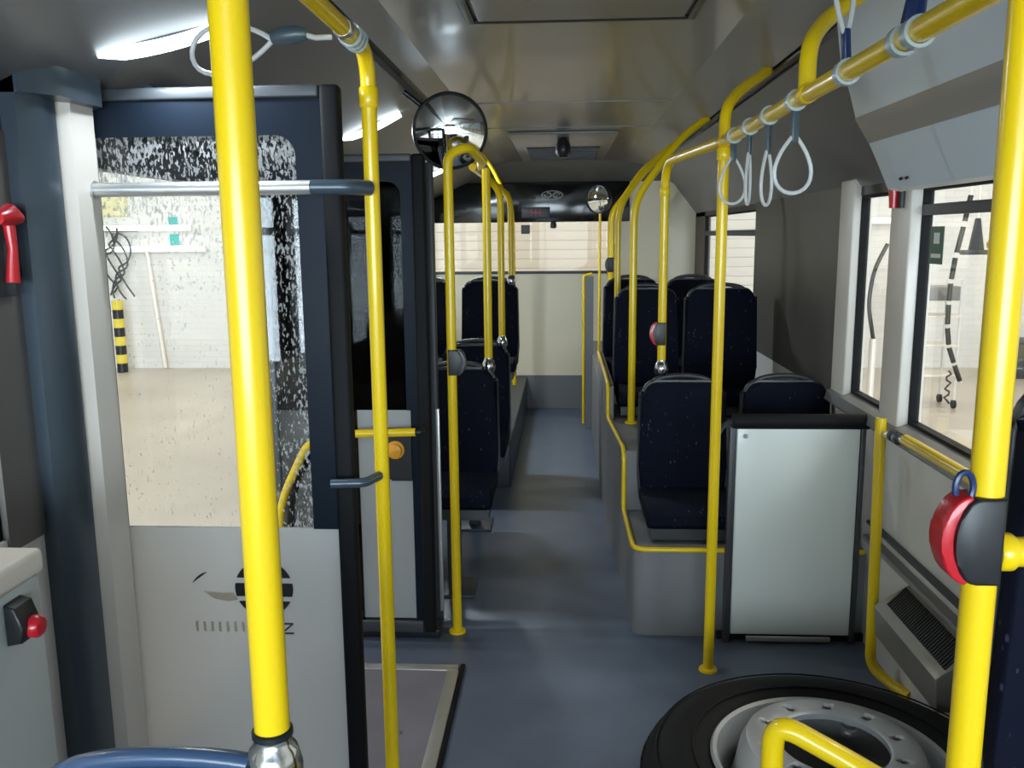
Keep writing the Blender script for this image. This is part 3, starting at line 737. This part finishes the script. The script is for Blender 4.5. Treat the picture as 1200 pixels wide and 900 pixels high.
MB().tube([(WX - .262, WY - .08, .20), (WX - .266, WY - .09, .25)], .006, 8).build('valve', steel_m, t)

# ------------------------------------------------------------ heater along the right wall
t = thing('wall_heater', 'metal heater box with slotted grille mounted low on the right wall', 'heater', (1.1, 2.2, 0))
HP = [(1.199, .23), (1.09, .23), (1.08, .335), (1.095, .35), (1.199, .42)]
MB().prism(HP, 'y', 2.41, 2.92, .004).build('body', mat('heater_metal', (.35, .33, .29), .35, .5), t)
k = MB(); nrm_ = V((-.8, 0, .6))
for i in range(32):
    y = 2.44 + i * .0145
    k.box(-.046, .046, -.004, .004, -.001, .003, 0, Matrix.Translation((1.145, y, .3845)) @ Matrix.Rotation(-.592, 4, 'Y') @ Matrix.Rotation(.35, 4, 'Z'))
k.build('grille', black_m, t)
B(1.16, 1.199, 1.45, 3.3, .445, .465, .004).build('ledge', sill_m, t)
B(1.17, 1.199, 1.45, 3.3, .51, .522, .003).build('ledge', darkgrey_m, t)
# wall seams
for i, y in enumerate((2.35, 1.6)):
    struct(B(1.196, 1.2005, y, y + .008, .35, .90).build('trim_%d' % (42 + i), sill_m))

# ------------------------------------------------------------ ramp plate
t = thing('ramp_plate', 'flat grey ramp plate with silver frame set in the floor by the door', 'ramp', (-.75, 2.6, 0))
B(-1.19, -.375, 2.28, 3.02, .0005, .007).build('plate', mat('ramp_vinyl', (.19, .185, .225), .4, 0, .08, 6, .15, 400), t)
k = MB(); k.box(-1.19, -.395, 3.021, 3.065, .0005, .011, .002); k.box(-.435, -.39, 2.28, 3.02, .006, .011, .002); k.build('silver_frame', alu_m, t)
B(-.389, -.372, 2.20, 3.07, .0005, .012, .002).build('rubber_border', rubber_m, t)
MB().box(-.56, -.53, 2.59, 2.61, .007, .010, .001).build('finger_pull', steel_m, t)

# ------------------------------------------------------------ mirrors
def mirror(cx, cy, cz, r, yaw, pitch, label, name='convex_mirror', zflip=0):
    t = thing(name, label, 'mirror', (cx, cy, cz))
    M = Matrix.Translation((cx, cy, cz)) @ Matrix.Rotation(yaw, 4, 'Z') @ Matrix.Rotation(PI / 2 + pitch, 4, 'X')   # local +z -> -y
    R0 = 2.2 * r
    prof = [(r * .94 * i / 10, .018 + math.sqrt(R0 ** 2 - (r * .94 * i / 10) ** 2) - R0 + .03) for i in range(11)]
    prof = [(0.0 if i == 0 else a, b) for i, (a, b) in enumerate(prof)]
    MB().lathe(prof, 64, M).build('mirror_glass', mirror_m, t, smooth=80)
    z = prof[-1][1]
    MB().lathe([(r * .925, z - .004), (r * .93, z + .006), (r * .97, z + .01), (r, z), (r * .99, z - .02), (r * .9, z - .05), (r * .5, z - .075), (0, z - .08)], 64, M).build('housing', black_m, t)
    return t
t = mirror(-.455, 3.60, 2.035, .152, .10, .12, 'large round black-rimmed convex mirror under the left ceiling cove')
MB().tube([(-.46, 3.63, 2.03), (-.56, 3.62, 2.13), (-.64, 3.60, 2.19)], .012, 10, fil=.04).build('arm', black_m, t)
t = mirror(.27, 6.6, 1.877, .105, -.65, .0, 'small round mirror on a thin yellow post near the rear')
MB().tube([(.275, 6.65, .652), (.275, 6.65, 1.82)], .010, 10).build('post', yellow, t)

# ------------------------------------------------------------ overhead cover, top right
t = thing('overhead_cover', 'pale blue-grey overhead cover bulging above the right window', 'cover', (1.0, 1.2, 1.74))
cp = [(.757, 2.20), (.772, 2.10), (.797, 2.026), (.823, 1.935), (.865, 1.867), (.925, 1.738), (.96, 1.732), (1.19, 1.79), (1.19, 2.10), (.80, 2.20)]
MB().prism(cp, 'y', -2.4, 2.60, .006).build('shell', flap_m, t)
MB().prism([(.8195, 1.935), (.8625, 1.866), (.868, 1.870), (.827, 1.938)], 'y', -2.4, 2.595, .002).build('grey_band', flapband_m, t)
for y in (2.42, 2.46): MB().tube([(.912, y, 1.762), (.905, y, 1.758)], .004, 8).build('rivet', black_m, t)

# ------------------------------------------------------------ straps
def strap(x, y, zr, label, up=0, w=.05, L=.17, yaw=0., tilt=0., drop=.06, group='hanging grab straps on the right rail', cm=clearp_m, lm=strap_m):
    t = thing('grab_strap', label, 'strap', (x, y, zr), group)
    M = Matrix.Translation((x, y, zr)) @ Matrix.Rotation(yaw, 4, 'Z') @ Matrix.Rotation(tilt, 4, 'Y')
    s = 1 if up else -1
    MB().lathe([(.0192, -.012), (.025, -.012), (.0255, 0), (.025, .012), (.0192, .012)], 20, Matrix.Translation((x, y, zr)) @ Matrix.Rotation(PI / 2, 4, 'X')).build('clamp', cm, t)
    g = MB(); g.box(-.009, .009, -.006, .006, min(s * .02, s * (drop + .03)), max(s * .02, s * (drop + .03)), .003, M); g.build('sleeve', teal_m if not up else navyp_m, t)
    pts = []
    for i in range(28):
        u = i / 27; a = -PI + 2 * PI * u
        # teardrop
        q = .5 - .5 * math.cos(2 * PI * u)
        pts.append(M @ V((w * math.sin(a) * (abs(math.sin(PI * u)) ** .9), 0, s * (drop + .012 + L * q))))
    MB().tube(pts, .0048, 8).build('loop', lm, t)
    return t
strap(.543, 2.15, 1.924, 'single white teardrop strap hanging alone on the right rail', w=.062, L=.135, drop=.065, yaw=.3)
strap(.543, 2.42, 1.925, 'white strap third from the screen-side pole on the right rail', w=.04, L=.15, yaw=.9, drop=.07)
strap(.543, 2.66, 1.925, 'narrow twisted white strap second along from the right floor pole', w=.03, L=.16, yaw=1.1, drop=.05)
strap(.543, 2.90, 1.925, 'white strap hanging closest to the right floor pole', w=.055, L=.15, yaw=.2, drop=.05)
strap(.543, 1.78, 1.922, 'strap flipped up over the right rail beside the ceiling bracket', up=1, w=.035, L=.15, yaw=.6, tilt=-.12, drop=.05)
strap(.543, 1.50, 1.921, 'dark blue strap flipped up over the right rail near the blue cover', up=1, w=.03, L=.14, yaw=.3, tilt=.2, drop=.05, lm=navyp_m)
strap(.543, 1.44, 1.921, 'pale strap flipped up beside the dark blue one', up=1, w=.03, L=.12, yaw=1.0, tilt=.35, drop=.05)
# left strap pulled sideways
t = thing('grab_strap', 'white strap pulled sideways behind the near left pole', 'strap', (-.475, 1.96, 2.0))
MB().tube([(-.50, 1.95, 2.045), (-.53, 1.93, 2.04), (-.552, 1.92, 2.045)], .006, 8).build('cord', strap_m, t)
MB().tube([(-.545, 1.92, 2.045), (-.565, 1.92, 2.045), (-.60, 1.92, 2.043), (-.622, 1.92, 2.040)], [.012, .019, .019, .012], 14).build('sleeve', teal_m, t)
pts = []
for i in range(28):
    u = i / 27; q = .5 - .5 * math.cos(2 * PI * u)
    pts.append((-.62 - .19 * q, 1.92 + .03 * q, 2.035 - .02 * q + .062 * math.sin(-PI + 2 * PI * u) * abs(math.sin(PI * u)) ** .8))
MB().tube(pts, .0055, 8).build('loop', strap_m, t)
t = thing('cable_tie_bundle', 'coiled clear cable ties on the elbow of the left overhead rail', 'cable', (-.47, 2.05, 2.08))
for i in range(3):
    MB().tube([(-.475 + .024 * math.cos(a), 2.02 + .03 * i + .004 * math.sin(3 * a), 2.065 + .024 * math.sin(a)) for a in [2 * PI * j / 20 for j in range(20)]], .004, 6, closed=True).build('tie', clearp_m, t)

# ------------------------------------------------------------ left console, red items
t = thing('side_console', 'grey laminate console box at the left edge with a sloped cap', 'console', (-1.05, .6, 0))
B(-1.19, -.90, -.6, 1.37, 0.001, 1.055, .006).build('body', box_m, t)
B(-1.195, -.893, -.6, 1.378, 1.056, 1.10, .01).build('cap', pillar_m, t)
t = thing('emergency_button', 'black wedge button box with red push knob on the left console', 'button', (-.90, 1.29, .95))
MB().prism([(-.899, .97), (-.874, .975), (-.868, 1.0), (-.88, 1.035), (-.899, 1.04)], 'y', 1.265, 1.315, .004).build('housing', black_m, t)
MB().lathe([(0, .0), (.019, .0), (.019, .010), (.014, .016), (0, .018)], 20, Matrix.Translation((-.872, 1.296, .993)) @ Matrix.Rotation(PI / 2, 4, 'Y')).build('push_knob', red_m, t)
t = thing('emergency_hammer', 'red emergency hammer on the left window pillar', 'hammer', (-1.18, 1.8, 1.5))
B(-1.195, -1.185, 1.765, 1.83, 1.50, 1.69, .003).build('holder', darkgrey_m, t)
k = MB(); k.tube([(-1.165, 1.76, 1.665), (-1.165, 1.80, 1.672), (-1.165, 1.835, 1.665)], [.014, .024, .012], 14); k.build('head', red_m, t)
MB().tube([(-1.168, 1.80, 1.66), (-1.166, 1.802, 1.60), (-1.168, 1.795, 1.53)], [.013, .010, .014], 14).build('handle', red_m, t)
t = thing('emergency_hammer', 'red emergency hammer on the cream pillar under the blue-grey cover', 'hammer', (1.15, 3.14, 1.7))
B(1.15, 1.164, 3.10, 3.18, 1.70, 1.80, .003).build('holder', darkgrey_m, t)
MB().tube([(1.14, 3.14, 1.70), (1.138, 3.14, 1.79)], [.014, .018], 12).build('handle', red_m, t)
# stickers
t = thing('window_sticker', 'dark green sticker high on the big right window', 'sticker', (1.21, 2.9, 1.5))
B(1.198, 1.2, 2.855, 2.955, 1.515, 1.635).build('sheet', green_m, t)
B(1.1965, 1.198, 2.885, 2.925, 1.58, 1.615).build('symbol', white_m, t)
B(1.1965, 1.198, 2.87, 2.94, 1.535, 1.548).build('symbol', white_m, t)

# ------------------------------------------------------------ the garage hall outside
GZ = -.30; HY = 12.6
struct(B(-14, 14, -14, HY + .3, GZ - .1, GZ).build('ground', hall_floor))
struct(B(-14, 14, HY, HY + .3, GZ, 5.2).build('wall_hall_rear', brick_m))
struct(B(-14.3, -14, -14, HY, GZ, 5.2).build('wall_hall_left', hall_wall))
struct(B(14, 14.3, -14, HY, GZ, 5.2).build('wall_hall_right', hall_wall))
struct(B(-14, 14, -14.3, -14, GZ, 5.2).build('wall_hall_front', hall_wall))
struct(B(-14.3, 14.3, -14.3, HY + .3, 5.2, 5.4).build('ceiling_hall', hall_wall))
# roller door ribs on the hall rear wall behind the bus
k = MB()
for i in range(26): k.box(-2.8, 3.2, HY - .05, HY - .001, GZ + .02 + i * .13, GZ + .147 + i * .13, .004)
struct(k.build('door_1', hall_wall))
def hall_lamp(x, y, z, p, label):
    added_front = y < 0  # front pair is added, tinted blue to brighten the bus from ahead
    t = thing('hall_lamp', label, 'lamp', (x, y, z), 'tube lamps under the hall roof')
    B(x - .75, x + .75, y - .16, y + .16, z + .03, z + .10, .01).build('housing', white_m, t)
    for d in (-.07, .07): MB().tube([(x - .7, y + d, z + .012), (x + .7, y + d, z + .012)], .018, 10).build('tube', tube_m, t)
    ld = bpy.data.lights.new('lamp_light', 'AREA'); ld.shape = 'RECTANGLE'; ld.size = 1.5; ld.size_y = .3; ld.energy = p; ld.color = (.72, .86, 1) if added_front else (1, .92, .81)
    lo = bpy.data.objects.new('lamp_light', ld); COL.objects.link(lo); lo.parent = t; lo.location = (0, 0, -.02)
LP = 105; FP = 150
for i, (x, y) in enumerate(((-4.5, 3.0), (-4.5, 8.8), (4.5, 3.0), (4.5, 8.8), (0, 9.4), (-4.5, -4), (4.5, -4), (-9.5, 10.2), (9.5, 10.2))):
    hall_lamp(x, y, 5.1, FP if y < 0 else (LP * .5 if x == 0 else (LP * (1.2 if y < 5 else .85) if x < 0 else LP * 1.35)), 'white twin tube lamp under the hall roof outside the bus')
# unseen area light added ahead of the bus for front daylight, in an invented gate
struct(B(-14, -5, -8.3, -8, GZ, 5.2).build('wall_added_gate_left', hall_wall))
struct(B(5, 14, -8.3, -8, GZ, 5.2).build('wall_added_gate_right', hall_wall))
ld = bpy.data.lights.new('added_front_light', 'AREA'); ld.shape = 'RECTANGLE'; ld.size = 9; ld.size_y = 4.2; ld.energy = 2500; ld.color = (.74, .87, 1)
lo = bpy.data.objects.new('added_front_light', ld); COL.objects.link(lo); lo.location = (0, -8.0, 1.95); lo.rotation_euler = (PI / 2, 0, 0)
# wall lamps seen through the glass
for i, (x0, x1, z, lb) in enumerate(((-9.0, -5.2, 1.42, 'lower bright strip lamp on the hall rear wall, left of the bus'), (-9.2, -5.4, 1.72, 'upper bright strip lamp on the hall rear wall, left of the bus'), (4.25, 4.75, 1.72, 'short bright strip lamp on the hall rear wall, right of the bus'))):
    t = thing('wall_strip_lamp', lb, 'lamp', ((x0 + x1) / 2, HY - .1, z))
    B(x0, x1, HY - .06, HY - .001, z, z + .10, .01).build('housing', white_m, t)
    MB().tube([(x0 + .03, HY - .10, z + .05), (x1 - .03, HY - .10, z + .05)], .035, 10).build('tube', tube_m, t)
# striped bollard
t = thing('bollard', 'yellow and black striped bollard outside beyond the glass door', 'bollard', (-6.35, 12.2, GZ))
for i in range(8):
    MB().tube([(-6.42, 12.2, GZ + .005 + i * .13), (-6.42, 12.2, GZ + .005 + (i + 1) * .13 - .001)], .075, 18).build('band', black_m if i % 2 == 0 else yell2_m, t)
# wall rack with hoses
t = thing('hose_rack', 'dark hoses coiled on a wall rack above the bollard', 'hose', (-6.4, 12.4, 1.0))
k = MB()
for j in range(5):
    pts = []
    for i in range(24):
        u = i / 23; pts.append((-6.62 + .10 * math.sin(u * 9 + j * 1.3) + .07 * j, 12.45 - .02 * j, 1.75 - u * .95 + .05 * math.cos(u * 13 + j)))
    k.tube(pts, .014, 8)
k.build('hoses', darkgrey_m, t)
B(-6.75, -6.2, 12.5, 12.58, 1.72, 1.78, .005).build('bracket', darkgrey_m, t)
tag(MB().tube([(-6.08, 12.5, 1.6), (-5.98, 12.5, .4), (-5.92, 12.5, -.28)], .03, 10).build('downpipe', pillar_m), 'thin grey pipe on the hall rear wall beside the bollard', 'pipe')
t = thing('wall_sign', 'small teal and white sign high on the hall rear wall', 'sign', (-5.65, 12.58, 1.5))
B(-5.78, -5.56, 12.57, 12.595, 1.45, 1.98, .003).build('board', white_m, t)
B(-5.74, -5.60, 12.565, 12.57, 1.75, 1.93).build('symbol', tealsign_m, t); B(-5.74, -5.60, 12.565, 12.57, 1.50, 1.68).build('symbol', tealsign_m, t)
tag(B(-7.15, -6.35, 12.5, 12.59, 1.95, 2.35, .01).build('wall_box', paley_m), 'pale yellow box high on the hall rear wall', 'box')
# right hand: equipment seen through the big window
t = thing('exhaust_hose', 'segmented dark hose hanging in front of the trolley outside the big right window', 'hose', (4.1, 9.4, .6))
arm = [(4.19, 9.4, 2.0), (4.14, 9.4, 1.68), (4.08, 9.4, 1.36), (4.05, 9.4, 1.09), (4.045, 9.4, .87), (4.05, 9.4, .62), (4.08, 9.4, .41), (4.15, 9.4, .22), (4.23, 9.4, .02)]
for a, b in zip(arm, arm[1:]):
    a, b = V(a), V(b); MB().tube([a.lerp(b, .06), a.lerp(b, .88)], .026, 10).build('segment', black_m, t)
MB().tube([(4.19, 9.4, 5.19)] + arm, .012, 8).build('core', pillar_m, t)
pts = [(4.10 + .03 * math.sin(i * 1.9), 9.4, .15 - i * .032) for i in range(12)]
MB().tube(pts, .012, 6).build('chain', darkgrey_m, t)
t = thing('workshop_trolley', 'pale wheeled workshop trolley with shelves outside the big right window', 'trolley', (4.0, 9.7, GZ))
k = MB()
for x in (3.82, 4.27):
    for y in (9.62, 9.98): k.tube([(x, y, GZ + .08), (x, y, 1.1)], .016, 8)
k.build('frame', white_m, t)
for z in (.05, .38, .70): B(3.81, 4.28, 9.6, 10.0, z, z + .02, .004).build('shelf', pillar_m, t)
B(3.83, 4.28, 9.62, 9.98, .88, 1.03, .01).build('grey_tray', mat('tray_grey', (.25, .24, .235), .5), t)
for x in (3.82, 4.27):
    for y in (9.62, 9.98): MB().tube([(x - .015, y, GZ + .05), (x + .015, y, GZ + .05)], .048, 14).build('castor', black_m, t)
t = thing('hoist', 'small grey hoist with orange block outside the right window beside the near pole', 'hoist', (4.35, 9.5, 1.4))
B(4.20, 4.55, 9.5, 9.6, 1.37, 1.42, .01).build('beam', darkgrey_m, t)
MB().prism([(4.28, 1.421), (4.42, 1.421), (4.36, 1.75), (4.33, 1.75)], 'y', 9.52, 9.58).build('tapered_mast', darkgrey_m, t)
MB().tube([(4.345, 9.55, 1.75), (4.345, 9.55, 5.19)], .012, 8).build('cable', pillar_m, t)
MB().lathe([(0, 0), (.05, .02), (.06, .07), (.03, .12), (0, .13)], 16, Matrix.Translation((4.5, 9.52, 1.42))).build('block', orange_m, t)
tag(B(5.9, 6.9, 11.6, 12.2, GZ, .18, .01).build('dark_cabinet', darkgrey_m), 'dark cabinet by the hall rear wall beyond the right pole', 'cabinet')
t = thing('door_handle_rail', 'thin curved black bar outside the narrow right window', 'bar', (1.9, 5.2, 1.0))
MB().tube([(1.87, 5.2, 1.55), (1.80, 5.2, 1.40), (1.78, 5.2, 1.2), (1.82, 5.2, 1.0)], .012, 10, fil=.08).build('tube', black_m, t)
MB().tube([(1.82, 5.2, 1.0), (1.82, 5.2, GZ)], .02, 10).build('post', pillar_m, t)

# ------------------------------------------------------------ world and interior fill from the bus's own lamps
w = bpy.data.worlds.new('world'); S.world = w; w.use_nodes = True
bg = w.node_tree.nodes['Background']; bg.inputs[0].default_value = (.8, .85, 1, 1); bg.inputs[1].default_value = .3
def bus_lamp(y, p, label, col=(.86, .93, 1)):
    t = thing('aisle_lamp', label, 'lamp', (.64, y, 2.2), 'lamps in the right light band')
    B(.60, .68, y - .3, y + .3, 2.213, 2.222, .002).build('housing', white_m, t)
    ld = bpy.data.lights.new('lamp_light', 'AREA'); ld.shape = 'RECTANGLE'; ld.size = .06; ld.size_y = .5; ld.energy = p; ld.color = col
    lo = bpy.data.objects.new('lamp_light', ld); COL.objects.link(lo); lo.parent = t; lo.location = (0, 0, .008)
for o in bpy.data.objects:
    if '_o' in o: del o['_o']
S.cycles.max_bounces = 8
S.cycles.transparent_max_bounces = 24
S.cycles.diffuse_bounces = 5
S.cycles.caustics_reflective = False; S.cycles.caustics_refractive = False
S.cycles.sample_clamp_indirect = 6
